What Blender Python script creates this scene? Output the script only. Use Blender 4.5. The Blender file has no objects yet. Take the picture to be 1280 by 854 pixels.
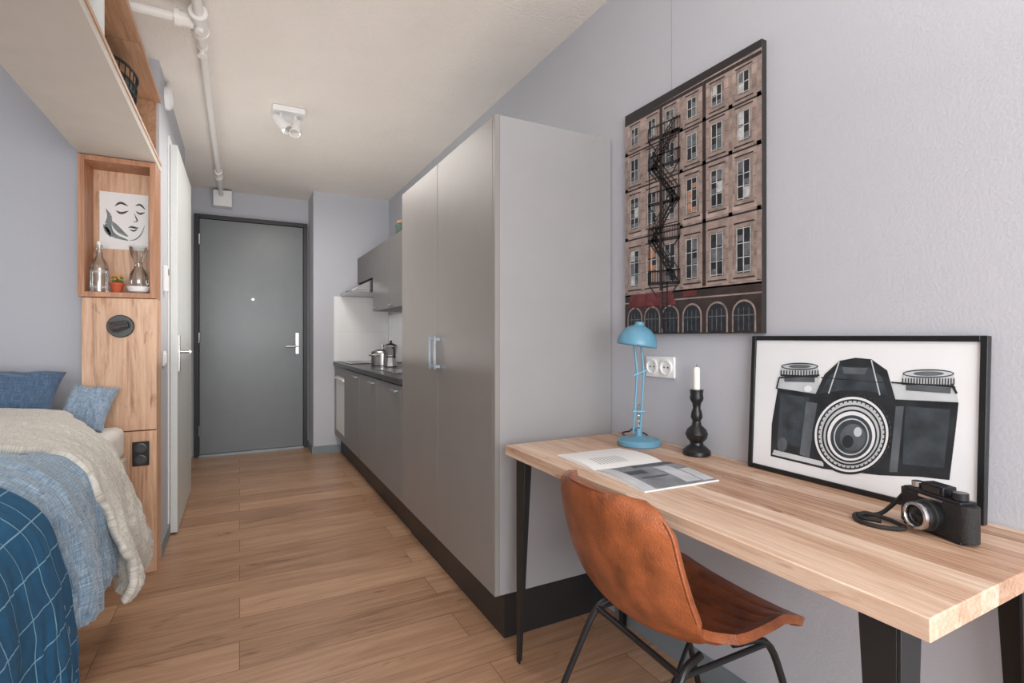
import bpy, bmesh, math, random
from mathutils import Vector, Matrix, noise
random.seed(4)
S = bpy.context.scene
try:
    S.view_settings.view_transform = 'Standard'
except Exception:
    pass

# ---------------------------------------------------------------- materials
def lin(c):
    out = []
    for v in c[:3]:
        v /= 255.0
        out.append(v/12.92 if v <= 0.04045 else ((v+0.055)/1.055)**2.4)
    return (*out, 1.0)

MATS = {}
def mat(name, col, rough=0.5, metal=0.0, var=0.06, vscale=8, bump=0.0, bscale=200, trans=0.0, stretch=(1,1,1), coat=0.0, ior=None, alpha=None):
    if name in MATS: return MATS[name]
    m = bpy.data.materials.new(name); m.use_nodes = True
    nt = m.node_tree; N = nt.nodes; L = nt.links
    b = N['Principled BSDF']
    b.inputs['Roughness'].default_value = rough
    b.inputs['Metallic'].default_value = metal
    if coat: b.inputs['Coat Weight'].default_value = coat
    if trans: b.inputs['Transmission Weight'].default_value = trans
    if ior: b.inputs['IOR'].default_value = ior
    if alpha is not None: b.inputs['Alpha'].default_value = alpha
    tc = N.new('ShaderNodeTexCoord'); mp = N.new('ShaderNodeMapping')
    mp.inputs['Scale'].default_value = stretch
    L.new(tc.outputs['Object'], mp.inputs['Vector'])
    nz = N.new('ShaderNodeTexNoise'); nz.inputs['Scale'].default_value = vscale
    nz.inputs['Detail'].default_value = 5
    L.new(mp.outputs[0], nz.inputs['Vector'])
    r = N.new('ShaderNodeValToRGB')
    c = lin(col)
    r.color_ramp.elements[0].position = 0.3; r.color_ramp.elements[1].position = 0.7
    r.color_ramp.elements[0].color = (*[x*(1-var) for x in c[:3]], 1)
    r.color_ramp.elements[1].color = (*[min(1, x*(1+var)) for x in c[:3]], 1)
    L.new(nz.outputs['Fac'], r.inputs['Fac']); L.new(r.outputs['Color'], b.inputs['Base Color'])
    if bump:
        n2 = N.new('ShaderNodeTexNoise'); n2.inputs['Scale'].default_value = bscale
        n2.inputs['Detail'].default_value = 3
        L.new(mp.outputs[0], n2.inputs['Vector'])
        bp = N.new('ShaderNodeBump'); bp.inputs['Strength'].default_value = bump
        bp.inputs['Distance'].default_value = 0.01
        L.new(n2.outputs['Fac'], bp.inputs['Height']); L.new(bp.outputs[0], b.inputs['Normal'])
    MATS[name] = m
    return m

def glassmat(name):
    m=bpy.data.materials.new(name); m.use_nodes=True
    nt=m.node_tree;N=nt.nodes;L=nt.links
    for n in list(N): N.remove(n)
    out=N.new('ShaderNodeOutputMaterial'); tr=N.new('ShaderNodeBsdfTransparent'); tr.inputs[0].default_value=(.90,.93,.93,1)
    gl=N.new('ShaderNodeBsdfGlossy'); gl.inputs['Roughness'].default_value=.04; gl.inputs[0].default_value=(1,1,1,1)
    lw=N.new('ShaderNodeLayerWeight'); lw.inputs[0].default_value=.35
    ad=N.new('ShaderNodeMath'); ad.operation='MULTIPLY_ADD'; ad.inputs[1].default_value=.8; ad.inputs[2].default_value=.07
    nz=N.new('ShaderNodeTexNoise'); nz.inputs['Scale'].default_value=25
    bp=N.new('ShaderNodeBump'); bp.inputs['Strength'].default_value=.05; L.new(nz.outputs[0],bp.inputs['Height']); L.new(bp.outputs[0],gl.inputs['Normal'])
    L.new(lw.outputs['Fresnel'],ad.inputs[0])
    mx=N.new('ShaderNodeMixShader'); L.new(ad.outputs[0],mx.inputs[0]); L.new(tr.outputs[0],mx.inputs[1]); L.new(gl.outputs[0],mx.inputs[2]); L.new(mx.outputs[0],out.inputs[0])
    MATS[name]=m; return m

def wood(name, cols, rot=(0,0,0), bw=1.2, rh=0.19, mortar=0.002, rough=0.4, grain=(1.5,28,28), mort=None, gamt=0.5, bumpk=0.08, fine=0.35, knots=0.0, kscale=(1.6,5,5)):
    if name in MATS: return MATS[name]
    m = bpy.data.materials.new(name); m.use_nodes = True
    nt = m.node_tree; N = nt.nodes; L = nt.links
    b = N['Principled BSDF']; b.inputs['Roughness'].default_value = rough
    tc = N.new('ShaderNodeTexCoord'); mp = N.new('ShaderNodeMapping')
    mp.inputs['Rotation'].default_value = rot
    L.new(tc.outputs['Object'], mp.inputs['Vector'])
    br = N.new('ShaderNodeTexBrick')
    br.offset = 0.37; br.offset_frequency = 2
    br.inputs['Scale'].default_value = 1
    br.inputs['Brick Width'].default_value = bw
    br.inputs['Row Height'].default_value = rh
    br.inputs['Mortar Size'].default_value = mortar
    br.inputs['Mortar Smooth'].default_value = 0.2
    br.inputs['Color1'].default_value = (0,0,0,1)
    br.inputs['Color2'].default_value = (1,1,1,1)
    br.inputs['Mortar'].default_value = (.5,.5,.5,1)
    L.new(mp.outputs[0], br.inputs['Vector'])
    sep = N.new('ShaderNodeSeparateColor'); L.new(br.outputs['Color'], sep.inputs[0])
    comb = N.new('ShaderNodeCombineXYZ')
    mul = N.new('ShaderNodeMath'); mul.operation = 'MULTIPLY'; mul.inputs[1].default_value = 37
    L.new(sep.outputs[0], mul.inputs[0]); L.new(mul.outputs[0], comb.inputs[0]); L.new(mul.outputs[0], comb.inputs[2])
    outs=[]
    def layer(gs,dist,det=7):
        gm = N.new('ShaderNodeMapping'); gm.inputs['Scale'].default_value = gs
        L.new(mp.outputs[0], gm.inputs['Vector'])
        addv = N.new('ShaderNodeVectorMath'); addv.operation = 'ADD'
        L.new(gm.outputs[0], addv.inputs[0]); L.new(comb.outputs[0], addv.inputs[1])
        nz = N.new('ShaderNodeTexNoise'); nz.inputs['Scale'].default_value = 1.0; nz.inputs['Detail'].default_value = det
        nz.inputs['Roughness'].default_value = 0.65; nz.inputs['Distortion'].default_value = dist
        L.new(addv.outputs[0], nz.inputs['Vector']); return nz.outputs['Fac']
    outs=[layer(grain,1.4),layer((grain[0]*2.2,grain[1]*6,grain[2]*6),0.3)]
    gx = N.new('ShaderNodeMix'); gx.data_type='FLOAT'; gx.inputs[0].default_value = fine
    L.new(outs[0],gx.inputs[2]); L.new(outs[1],gx.inputs[3])
    st = N.new('ShaderNodeMapRange'); st.inputs[1].default_value=.32; st.inputs[2].default_value=.68
    L.new(gx.outputs[0],st.inputs[0])
    mx = N.new('ShaderNodeMix'); mx.data_type = 'FLOAT'
    mx.inputs[0].default_value = gamt
    L.new(sep.outputs[0], mx.inputs[2]); L.new(st.outputs[0], mx.inputs[3])
    val = mx.outputs[0]
    if knots:
        kf = layer(kscale,2.5,3)
        kr = N.new('ShaderNodeMapRange'); kr.inputs[1].default_value=.62; kr.inputs[2].default_value=.76
        kr.inputs[3].default_value=0; kr.inputs[4].default_value=knots
        L.new(kf,kr.inputs[0])
        sb=N.new('ShaderNodeMath'); sb.operation='SUBTRACT'; L.new(val,sb.inputs[0]); L.new(kr.outputs[0],sb.inputs[1]); val=sb.outputs[0]
    r = N.new('ShaderNodeValToRGB')
    els = r.color_ramp.elements
    els[0].position = 0.05; els[0].color = lin(cols[0])
    els[1].position = 0.95; els[1].color = lin(cols[-1])
    for i, c in enumerate(cols[1:-1]):
        e = els.new(0.05+0.9*(i+1)/(len(cols)-1)); e.color = lin(c)
    L.new(val, r.inputs['Fac'])
    mm = N.new('ShaderNodeMix'); mm.data_type = 'RGBA'
    L.new(br.outputs['Fac'], mm.inputs[0]); L.new(r.outputs['Color'], mm.inputs[6])
    mm.inputs[7].default_value = lin(mort or cols[0])
    L.new(mm.outputs[2], b.inputs['Base Color'])
    bp = N.new('ShaderNodeBump'); bp.inputs['Strength'].default_value = bumpk; bp.inputs['Distance'].default_value = 0.01
    L.new(outs[0], bp.inputs['Height']); L.new(bp.outputs[0], b.inputs['Normal'])
    MATS[name] = m
    return m

def gridmat(name, c1, line, w, h, mortar, rough=0.9, coords='UV', bump=0.3, offset=0.0, c2=None, rot=(0,0,0), bs=400, ns=30, nf=.25):
    if name in MATS: return MATS[name]
    m = bpy.data.materials.new(name); m.use_nodes = True
    nt = m.node_tree; N = nt.nodes; L = nt.links
    b = N['Principled BSDF']; b.inputs['Roughness'].default_value = rough
    tc = N.new('ShaderNodeTexCoord'); mp = N.new('ShaderNodeMapping'); mp.inputs['Rotation'].default_value = rot
    L.new(tc.outputs[coords], mp.inputs['Vector'])
    br = N.new('ShaderNodeTexBrick'); br.offset = offset
    br.inputs['Scale'].default_value = 1
    br.inputs['Brick Width'].default_value = w; br.inputs['Row Height'].default_value = h
    br.inputs['Mortar Size'].default_value = mortar
    br.inputs['Color1'].default_value = lin(c1); br.inputs['Color2'].default_value = lin(c2 or c1)
    br.inputs['Mortar'].default_value = lin(line)
    L.new(mp.outputs[0], br.inputs['Vector'])
    nz = N.new('ShaderNodeTexNoise'); nz.inputs['Scale'].default_value = ns; nz.inputs['Detail'].default_value=5
    L.new(mp.outputs[0], nz.inputs['Vector'])
    mx = N.new('ShaderNodeMix'); mx.data_type = 'RGBA'; mx.blend_type = 'OVERLAY'; mx.inputs[0].default_value = nf
    L.new(br.outputs['Color'], mx.inputs[6]); L.new(nz.outputs['Fac'], mx.inputs[7])
    L.new(mx.outputs[2], b.inputs['Base Color'])
    if bump:
        n2 = N.new('ShaderNodeTexNoise'); n2.inputs['Scale'].default_value = bs
        L.new(mp.outputs[0], n2.inputs['Vector'])
        bp = N.new('ShaderNodeBump'); bp.inputs['Strength'].default_value = bump; bp.inputs['Distance'].default_value = 0.004
        L.new(n2.outputs['Fac'], bp.inputs['Height']); L.new(bp.outputs[0], b.inputs['Normal'])
    MATS[name] = m
    return m

# ---------------------------------------------------------------- mesh builder
class MB:
    def __init__(s): s.v=[]; s.f=[]; s.m=[]; s.uv={}
    def add(s, vs, fs, mi=0, M=None):
        o = len(s.v)
        for p in vs:
            p = Vector(p)
            s.v.append(M @ p if M else p)
        for f in fs:
            s.f.append([o+i for i in f]); s.m.append(mi)
    def box(s, x0,x1,y0,y1,z0,z1, mi=0, M=None):
        vs=[(x0,y0,z0),(x1,y0,z0),(x1,y1,z0),(x0,y1,z0),(x0,y0,z1),(x1,y0,z1),(x1,y1,z1),(x0,y1,z1)]
        fs=[(0,3,2,1),(4,5,6,7),(0,1,5,4),(1,2,6,5),(2,3,7,6),(3,0,4,7)]
        s.add(vs,fs,mi,M); return s
    def hexa(s, bot, top, mi=0, M=None):
        fs=[(0,3,2,1),(4,5,6,7),(0,1,5,4),(1,2,6,5),(2,3,7,6),(3,0,4,7)]
        s.add(list(bot)+list(top),fs,mi,M); return s
    def cyl(s, p0, p1, r0, r1=None, n=24, mi=0, M=None):
        r1 = r0 if r1 is None else r1
        p0=Vector(p0); p1=Vector(p1); d=(p1-p0).normalized()
        a = d.orthogonal().normalized(); b = d.cross(a)
        vs=[]
        for i in range(n):
            t=2*math.pi*i/n; e=a*math.cos(t)+b*math.sin(t)
            vs.append(p0+e*r0)
        for i in range(n):
            t=2*math.pi*i/n; e=a*math.cos(t)+b*math.sin(t)
            vs.append(p1+e*r1)
        fs=[(i,(i+1)%n,n+(i+1)%n,n+i) for i in range(n)]
        fs.append(tuple(range(n-1,-1,-1))); fs.append(tuple(range(n,2*n)))
        s.add(vs,fs,mi,M); return s
    def lathe(s, prof, c=(0,0,0), n=32, mi=0, M=None, caps=True):
        T = Matrix.Translation(c)
        if M: T = T @ M
        vs=[];fs=[]
        for r,z in prof:
            for i in range(n):
                t=2*math.pi*i/n
                vs.append((r*math.cos(t), r*math.sin(t), z))
        k=len(prof)
        for j in range(k-1):
            for i in range(n):
                fs.append((j*n+i, j*n+(i+1)%n, (j+1)*n+(i+1)%n, (j+1)*n+i))
        if caps:
            fs.append(tuple(range(n-1,-1,-1))); fs.append(tuple(range((k-1)*n,k*n)))
        s.add(vs,fs,mi,T); return s
    def tube(s, pts, r, n=10, mi=0, M=None, closed=False):
        pts=[Vector(p) for p in pts]
        rings=[]; prev=None
        K=len(pts)
        for i,p in enumerate(pts):
            if closed: d=(pts[(i+1)%K]-pts[i-1]).normalized()
            else: d=(pts[min(i+1,K-1)]-pts[max(i-1,0)]).normalized()
            if prev is None: a=d.orthogonal().normalized()
            else:
                a=(prev-d*prev.dot(d)).normalized()
            prev=a; b=d.cross(a)
            rr = r[i] if isinstance(r,(list,tuple)) else r
            rings.append([p+(a*math.cos(2*math.pi*j/n)+b*math.sin(2*math.pi*j/n))*rr for j in range(n)])
        vs=[q for ring in rings for q in ring]; fs=[]
        for i in range(K if closed else K-1):
            i2=(i+1)%K
            for j in range(n):
                fs.append((i*n+j,i*n+(j+1)%n,i2*n+(j+1)%n,i2*n+j))
        if not closed:
            fs.append(tuple(range(n-1,-1,-1))); fs.append(tuple(range((K-1)*n,K*n)))
        s.add(vs,fs,mi,M); return s
    def poly(s, pts, mi=0, M=None):
        s.add(pts,[tuple(range(len(pts)))],mi,M); return s
    def ball(s, c, r, n=16, mi=0, sc=(1,1,1), M=None):
        vs=[];fs=[]
        k=n//2
        for j in range(1,k):
            ph=math.pi*j/k
            for i in range(n):
                t=2*math.pi*i/n
                vs.append((c[0]+sc[0]*r*math.sin(ph)*math.cos(t), c[1]+sc[1]*r*math.sin(ph)*math.sin(t), c[2]+sc[2]*r*math.cos(ph)))
        for j in range(k-2):
            for i in range(n):
                fs.append((j*n+i,(j+1)*n+i,(j+1)*n+(i+1)%n,j*n+(i+1)%n))
        top=len(vs); vs.append((c[0],c[1],c[2]+sc[2]*r)); vs.append((c[0],c[1],c[2]-sc[2]*r))
        for i in range(n):
            fs.append((top,i,(i+1)%n)); fs.append((top+1,(k-2)*n+(i+1)%n,(k-2)*n+i))
        s.add(vs,fs,mi,M); return s
    def build(s, name, mats, parent=None, world=True, origin=None, bevel=0, smooth=True, label=None, category=None, kind=None, group=None, uvs=None, solid=0, sub=0, recalc=True, ang=35, bseg=2, soff=0):
        if not isinstance(mats,(list,tuple)): mats=[mats]
        off=Vector((0,0,0))
        if parent is not None and world: off = Vector(parent['_o'])
        elif parent is None:
            if origin is None:
                xs=[p.x for p in s.v]; ys=[p.y for p in s.v]; zs=[p.z for p in s.v]
                origin=((min(xs)+max(xs))/2,(min(ys)+max(ys))/2,min(zs))
            off=Vector(origin)
        me=bpy.data.meshes.new(name)
        me.from_pydata([tuple(p-off) for p in s.v],[],s.f)
        for m in mats: me.materials.append(m)
        for i,p in enumerate(me.polygons): p.material_index=s.m[i]
        if uvs:
            ul=me.uv_layers.new(name='UVMap')
            for lp in me.loops: ul.data[lp.index].uv = uvs[lp.vertex_index]
        if recalc:
            bm=bmesh.new(); bm.from_mesh(me); bmesh.ops.recalc_face_normals(bm,faces=bm.faces); bm.to_mesh(me); bm.free()
        if smooth:
            me.shade_smooth(); me.set_sharp_from_angle(angle=math.radians(ang))
        ob=bpy.data.objects.new(name,me); S.collection.objects.link(ob)
        if parent is not None:
            ob.parent=parent; ob['_o']=parent['_o']
        else:
            ob.location=off; ob['_o']=tuple(off)
        if solid:
            md=ob.modifiers.new('solid','SOLIDIFY'); md.thickness=solid; md.offset=soff
        if bevel:
            md=ob.modifiers.new('bevel','BEVEL'); md.width=bevel; md.segments=bseg; md.limit_method='ANGLE'; md.angle_limit=math.radians(40)
        if sub:
            md=ob.modifiers.new('sub','SUBSURF'); md.levels=sub; md.render_levels=sub
        tag(ob,label,category,kind,group)
        return ob

def tag(ob,label=None,category=None,kind=None,group=None):
    if label: ob['label']=label
    if category: ob['category']=category
    if kind: ob['kind']=kind
    if group: ob['group']=group

def thing(name,loc,label,category,group=None,rotz=0):
    e=bpy.data.objects.new(name,None); e.empty_display_size=0.05
    e.location=loc; e.rotation_euler=(0,0,rotz); e['_o']=tuple(loc)
    S.collection.objects.link(e); tag(e,label,category,None,group)
    return e

def crom(pts, n):
    out=[]; P=[Vector(p) for p in pts]
    K=len(P)-1
    for i in range(n+1):
        t=i/n*K; k=min(int(t),K-1); f=t-k
        p0=P[k-1] if k>0 else P[0]*2-P[1]
        p1=P[k]; p2=P[k+1]; p3=P[k+2] if k+2<=K else P[K]*2-P[K-1]
        out.append(0.5*((2*p1)+(-p0+p2)*f+(2*p0-5*p1+4*p2-p3)*f*f+(-p0+3*p1-3*p2+p3)*f**3))
    return out

def interp(tab):
    def fn(l):
        for (a,x),(b,y) in zip(tab,tab[1:]):
            if l<=b:
                f=(l-a)/(b-a); f=f*f*(3-2*f); return x+(y-x)*f
        return tab[-1][1]
    return fn

H=1.16; YAW=math.radians(27.8); F=646.0
def wallpt(px,py,X):
    u=(px-640)/F
    dx=math.sin(YAW)+math.cos(YAW)*u; dy=math.cos(YAW)-math.sin(YAW)*u
    d=X/dx
    return (d*dy, H+(421-py)/F*d)

# ---------------------------------------------------------------- camera
cam=bpy.data.cameras.new('camera'); co=bpy.data.objects.new('camera',cam); S.collection.objects.link(co)
co.location=(0,0,H); co.rotation_euler=(math.radians(90),0,-YAW)
cam.sensor_width=36; cam.lens=F/1280*36; cam.shift_y=-6/1280; cam.clip_start=0.02
S.camera=co

# ---------------------------------------------------------------- palette
M_wall=mat('wall_paint',(190,192,199),0.75,var=0.015,vscale=2,bump=0.12,bscale=140)
M_ceil=mat('ceiling_plaster',(236,230,223),0.9,var=0.02,vscale=3,bump=0.5,bscale=90)
M_floor=wood('oak_floor',[(116,84,62),(158,122,95),(180,143,114),(198,164,136)],bw=1.25,rh=0.185,mortar=0.0016,rough=0.36,grain=(1.5,20,20),mort=(112,82,62),gamt=0.66,fine=.42,knots=.35)
M_skirt=mat('skirting_grey',(128,138,143),0.5)
M_dark=mat('black_plinth',(36,35,36),0.4)
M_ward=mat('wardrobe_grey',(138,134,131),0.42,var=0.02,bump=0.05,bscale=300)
M_wards=mat('cabinet_grey',(128,127,127),0.42,var=0.02,bump=0.05,bscale=300)
M_steel=mat('brushed_steel',(190,190,190),0.25,1.0,stretch=(1,1,20))
M_steelb=mat('handle_aluminium',(160,174,186),0.35,0.6)
M_white=mat('white_lacquer',(232,232,230),0.4,var=0.01)
M_plast=mat('white_plastic',(238,238,238),0.35,var=0.01)
M_desk=wood('desk_laminate',[(126,86,64),(186,148,122),(214,184,160),(236,216,198)],rot=(0,0,math.radians(90)),bw=1.1,rh=0.062,mortar=0.0002,rough=0.42,grain=(2.2,34,34),gamt=0.6,mort=(190,154,128),fine=.4,knots=.45,kscale=(2.5,16,16))
M_oakv=wood('tower_oak',[(150,106,76),(204,162,130),(222,184,152),(232,200,172)],rot=(0,math.radians(90),0),bw=2.5,rh=0.6,mortar=0.0002,rough=0.45,grain=(2.0,24,24),gamt=0.85,mort=(190,140,104),knots=.4,kscale=(3,9,9))
M_oakb=wood('box_oak',[(146,96,62),(182,130,96),(204,156,120)],rot=(0,math.radians(90),0),bw=2.5,rh=0.6,mortar=0.0002,rough=0.45,grain=(2.0,26,26),gamt=0.85,mort=(170,115,80))
M_shelf=mat('shelf_laminate',(204,196,186),0.6,var=0.03)
M_black=mat('black_satin',(24,25,27),0.35,var=0.02)
M_blackm=mat('black_powder_steel',(28,28,30),0.45,var=0.03)
M_leather=mat('cognac_leather',(150,84,48),0.34,var=0.42,vscale=16,bump=0.35,bscale=240,coat=0.12)
M_leatherd=mat('leather_seam',(110,54,28),0.5)
M_blue=mat('blue_enamel',(98,150,175),0.35,var=0.02)
M_glass=glassmat('clear_glass')
M_paper=mat('white_paper',(238,238,238),0.7,var=0.01)
M_ceramic=mat('white_ceramic',(240,240,238),0.25)

# ---------------------------------------------------------------- room shell
XR=1.395; YB=5.85; ZC=2.60; XL=-0.37; YA=3.24; XF=-1.75; YR=-2.2; YP=5.43
def struct(mb,name,m,label,**k):
    return mb.build(name,m,smooth=False,label=label,kind='structure',**k)
struct(MB().box(XF-.1,XR+.1,YR-.1,YB+.1,-0.1,0),'floor',M_floor,'oak plank floor',origin=(0,0,0))
struct(MB().box(XF-.1,XR+.1,YR-.1,YB+.1,ZC,ZC+.1),'ceiling',M_ceil,'off-white plaster ceiling')
struct(MB().box(XR,XR+.1,YR,YB+.1,0,ZC),'wall_right',M_wall,'pale blue-grey painted wall')
struct(MB().box(-.55,XR,YB,YB+.1,0,ZC),'wall_back',M_wall,'grey painted wall around the entrance door')
struct(MB().box(.645,XR,YP,YB,0,ZC),'wall_pier',M_wall,'grey painted wall return beside the kitchen')
struct(MB().box(-.55,XL,YA,4.66,0,ZC).box(-.55,-.43,4.66,YB,0,ZC),'wall_left',M_wall,'grey painted hallway wall')
struct(MB().box(XF,-.551,YA,YA+.1,0,ZC),'wall_alcove',M_wall,'grey painted wall behind the bed head')
struct(MB().box(XF-.1,XF,YR,YA,0,ZC),'wall_far_left',M_wall,'grey painted wall along the bed')
wx0,wx1,wz0,wz1=-1.3,1.1,0.35,2.35
struct(MB().box(XF,wx0,YR-.1,YR,0,ZC).box(wx1,XR,YR-.1,YR,0,ZC).box(wx0,wx1,YR-.1,YR,0,wz0).box(wx0,wx1,YR-.1,YR,wz1,ZC),'wall_front',M_wall,'grey painted wall with a wide window')
mb=MB()
for x in (wx0,-.13,wx1-.06): mb.box(x,x+.06,YR-.08,YR-.03,wz0,wz1)
mb.box(wx0+.06,wx1-.06,YR-.08,YR-.03,wz0,wz0+.06).box(wx0+.06,wx1-.06,YR-.08,YR-.03,wz1-.06,wz1)
struct(mb,'window_1',M_white,'white framed window')
struct(MB().box(XR-.0012,XR-.0001,1.395,1.397,2.06,ZC),'trim_1',mat('joint_line',(160,164,176),.8),'fine vertical joint in the wall')
struct(MB().box(.646,.90,YP-.012,YP-.0005,0,.075).box(.632,.6445,YP-.012,YB-.05,0,.075),'baseboard_back',M_skirt,'grey skirting board')
struct(MB().box(XL+.0005,XL+.012,YA-.0,3.58,0,.075).box(-.4295,-.418,4.67,YB-.04,0,.075),'baseboard_left',M_skirt,'grey skirting board')
struct(MB().box(XR-.014,XR-.0005,YR+.05,1.70,0,.085),'baseboard_right',M_skirt,'grey skirting board')

# entrance door
M_door=mat('door_grey',(114,119,122),0.30,var=0.03,bump=0.04,bscale=300)
M_frame=mat('door_frame_black',(34,35,36),0.4)
fx0,fx1,fz=-.385,.632,2.345; t=.04; y0=YB-.05
mb=MB().box(fx0,fx0+t,y0,YB-.001,0,fz).box(fx1-t,fx1,y0,YB-.001,0,fz).box(fx0+t,fx1-t,y0,YB-.001,fz-t,fz)
door=struct(mb,'door_1',M_frame,'grey flush entrance door in a black frame',bevel=.002)
MB().box(fx0+t+.004,fx1-t-.004,y0+.015,YB-.004,.02,fz-t-.004).build('door_leaf',M_door,door,bevel=.002)
MB().box(fx0+t,fx1-t,y0-.02,y0+.012,0,.02).build('threshold',mat('threshold_metal',(140,146,150),.4,.6),door)
MB().cyl((.12,y0+.017,1.535),(.12,y0+.006,1.535),.012).build('peephole',M_steel,door)
mb=MB().box(.515,.548,y0+.003,y0+.0149,.98,1.20,).cyl((.532,y0+.004,1.06),(.532,y0-.045,1.06),.010).cyl((.537,y0-.043,1.06),(.415,y0-.043,1.06),.009)
mb.cyl((.532,y0+.004,1.15),(.532,y0-.012,1.15),.009)
mb.build('door_handle',M_steel,door,bevel=.002)
for i,z in enumerate((.25,1.15,2.1)):
    MB().cyl((fx0+t+.001,y0-.004,z-.05),(fx0+t+.001,y0-.004,z+.05),.008,n=12).build('hinge',M_steel,door)

# interior white door on the hallway wall
door=struct(MB().box(XL+.0005,XL+.010,3.59,3.62,0,2.33).box(XL+.0005,XL+.010,4.56,4.63,0,2.33).box(XL+.0005,XL+.010,3.62,4.56,2.29,2.33),'door_2',M_white,'white interior door')
M_leaf=mat('door_leaf_white',(214,218,216),.35,var=.01)
MB().box(XL+.012,XL+.048,3.60,4.56,.012,2.285).build('door_leaf',M_leaf,door,bevel=.002)
mb=MB().box(XL+.048,XL+.054,3.66,3.70,.95,1.17).cyl((XL+.05,3.68,1.07),(XL+.105,3.68,1.07),.010).cyl((XL+.103,3.673,1.07),(XL+.103,3.80,1.07),.010)
mb.build('door_handle',M_steel,door,bevel=.0015)

# ---------------------------------------------------------------- wardrobe
WX=.845; WY0=1.74; WY1=2.99; WZ0=.185; WZ1=1.995
w=thing('wardrobe',(1.12,2.36,0),'tall matte grey two-door wardrobe with aluminium handles','wardrobe')
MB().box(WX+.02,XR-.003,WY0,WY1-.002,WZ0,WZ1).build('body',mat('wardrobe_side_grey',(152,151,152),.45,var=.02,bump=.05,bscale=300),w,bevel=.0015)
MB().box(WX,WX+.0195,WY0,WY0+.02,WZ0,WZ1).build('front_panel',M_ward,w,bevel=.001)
ym=2.376
for k,(a0,a1) in enumerate(((WY0+.022,ym-.0015),(ym+.0015,WY1-.003))):
    d=MB().box(WX,WX+.0185,a0,a1,WZ0,WZ1-.002).build('door',M_ward,w,bevel=.0015)
    hy = ym-.035 if k==0 else ym+.035
    MB().box(WX-.03,WX-.022,hy-.009,hy+.009,1.005,1.16).box(WX-.022,WX,hy-.006,hy+.006,1.01,1.025).box(WX-.022,WX,hy-.006,hy+.006,1.14,1.155).build('handle',M_steelb,d,bevel=.0015)
MB().box(WX+.055,XR-.003,WY0+.03,WY1-.002,0,WZ0-.0005).build('plinth',M_dark,w)

# ---------------------------------------------------------------- kitchen
ky=[3.0,3.61,4.21,4.82,5.425]
KZ0,KZ1=.185,.875
for i in range(3):
    c=thing('base_cabinet',(1.1,(ky[i]+ky[i+1])/2,0),'grey kitchen base cabinet with a flush door','cabinet','kitchen base cabinets')
    MB().box(WX+.021,XR-.003,ky[i]+.001,ky[i+1]-.001,KZ0,KZ1).build('body',M_wards,c)
    d=MB().box(WX,WX+.02,ky[i]+.003,ky[i+1]-.003,KZ0,KZ1-.01).build('door',M_wards,c,bevel=.0015)
    yc=ky[i]+.14
    MB().box(WX-.024,WX-.016,yc-.06,yc+.06,.825,.837).box(WX-.016,WX,yc-.055,yc-.045,.826,.836).box(WX-.016,WX,yc+.045,yc+.055,.826,.836).build('handle',M_steelb,d,bevel=.001)
    MB().box(WX+.06,XR-.003,ky[i]+.001,ky[i+1]-.001,0,KZ0-.0005).build('plinth',M_dark,c)
c=thing('refrigerator',(1.1,5.12,0),'small white built-in refrigerator in a grey frame','refrigerator')
a0,a1=ky[3]+.002,ky[4]
MB().box(WX+.021,XR-.003,a0,a1,KZ0,KZ1).build('body',M_wards,c)
MB().box(WX,WX+.0205,a0,a0+.06,KZ0,KZ1-.004).box(WX,WX+.0205,a1-.05,a1,KZ0,KZ1-.004).box(WX,WX+.0205,a0+.06,a1-.05,KZ1-.09,KZ1-.004).box(WX,WX+.0205,a0+.06,a1-.05,KZ0,KZ0+.05).build('surround',M_wards,c,bevel=.001)
d=MB().box(WX+.008,WX+.0205,a0+.064,a1-.054,KZ0+.055,KZ1-.095).build('door',M_white,c,bevel=.002)
MB().box(WX-.012,WX+.008,a0+.09,a1-.08,KZ1-.13,KZ1-.11).build('handle',M_plast,d,bevel=.002)
MB().box(WX+.06,XR-.003,a0,a1,0,KZ0-.0005).build('plinth',M_dark,c)
M_top=mat('worktop_dark',(58,58,60),0.3,var=.1,vscale=60)
MB().box(WX-.014,XR-.002,3.0,YP-.002,.8755,.91).build('worktop',M_top,label='dark grey laminate kitchen worktop',category='worktop',bevel=.002)
M_tile=gridmat('white_tiles',(242,242,242),(226,227,228),.20,.30,.0014,rough=.10,coords='Object',bump=0,rot=(math.radians(90),0,0),nf=.03)
M_tile2=gridmat('white_tiles_side',(242,242,242),(226,227,228),.20,.30,.0014,rough=.10,coords='Object',bump=0,rot=(math.radians(90),0,math.radians(90)),nf=.03)
struct(MB().box(.84,XR-.009,YP-.009,YP-.0005,.912,1.565),'trim_2',M_tile,'glossy white wall tiles behind the worktop')
struct(MB().box(XR-.008,XR-.0005,3.01,YP-.0095,.912,1.385),'trim_3',M_tile2,'glossy white wall tiles behind the worktop')
UX=1.07; UZ0,UZ1=1.39,1.958
uy=[3.02,3.59,4.165,4.74]
M_wc=mat('wall_cabinet_grey',(104,102,101),.42,var=.02)
for i in range(3):
    c=thing('wall_cabinet',(1.23,(uy[i]+uy[i+1])/2,UZ0),'dark grey kitchen wall cabinet above the worktop','cabinet','kitchen wall cabinets')
    MB().box(UX+.021,XR-.009,uy[i]+.001,uy[i+1]-.001,UZ0,UZ1).build('body',M_wc,c)
    d=MB().box(UX,UX+.02,uy[i]+.003,uy[i+1]-.003,UZ0,UZ1).build('door',M_wc,c,bevel=.0015)
    MB().box(UX-.02,UX,uy[i+1]-.12,uy[i+1]-.04,UZ0+.02,UZ0+.03).build('handle',M_steelb,d,bevel=.001)
c=thing('wall_cabinet',(1.23,5.08,1.70),'short dark grey wall cabinet above the range hood','cabinet','kitchen wall cabinets')
MB().box(UX+.021,XR-.003,4.742,YP-.003,1.70,UZ1).build('body',M_wc,c)
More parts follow.
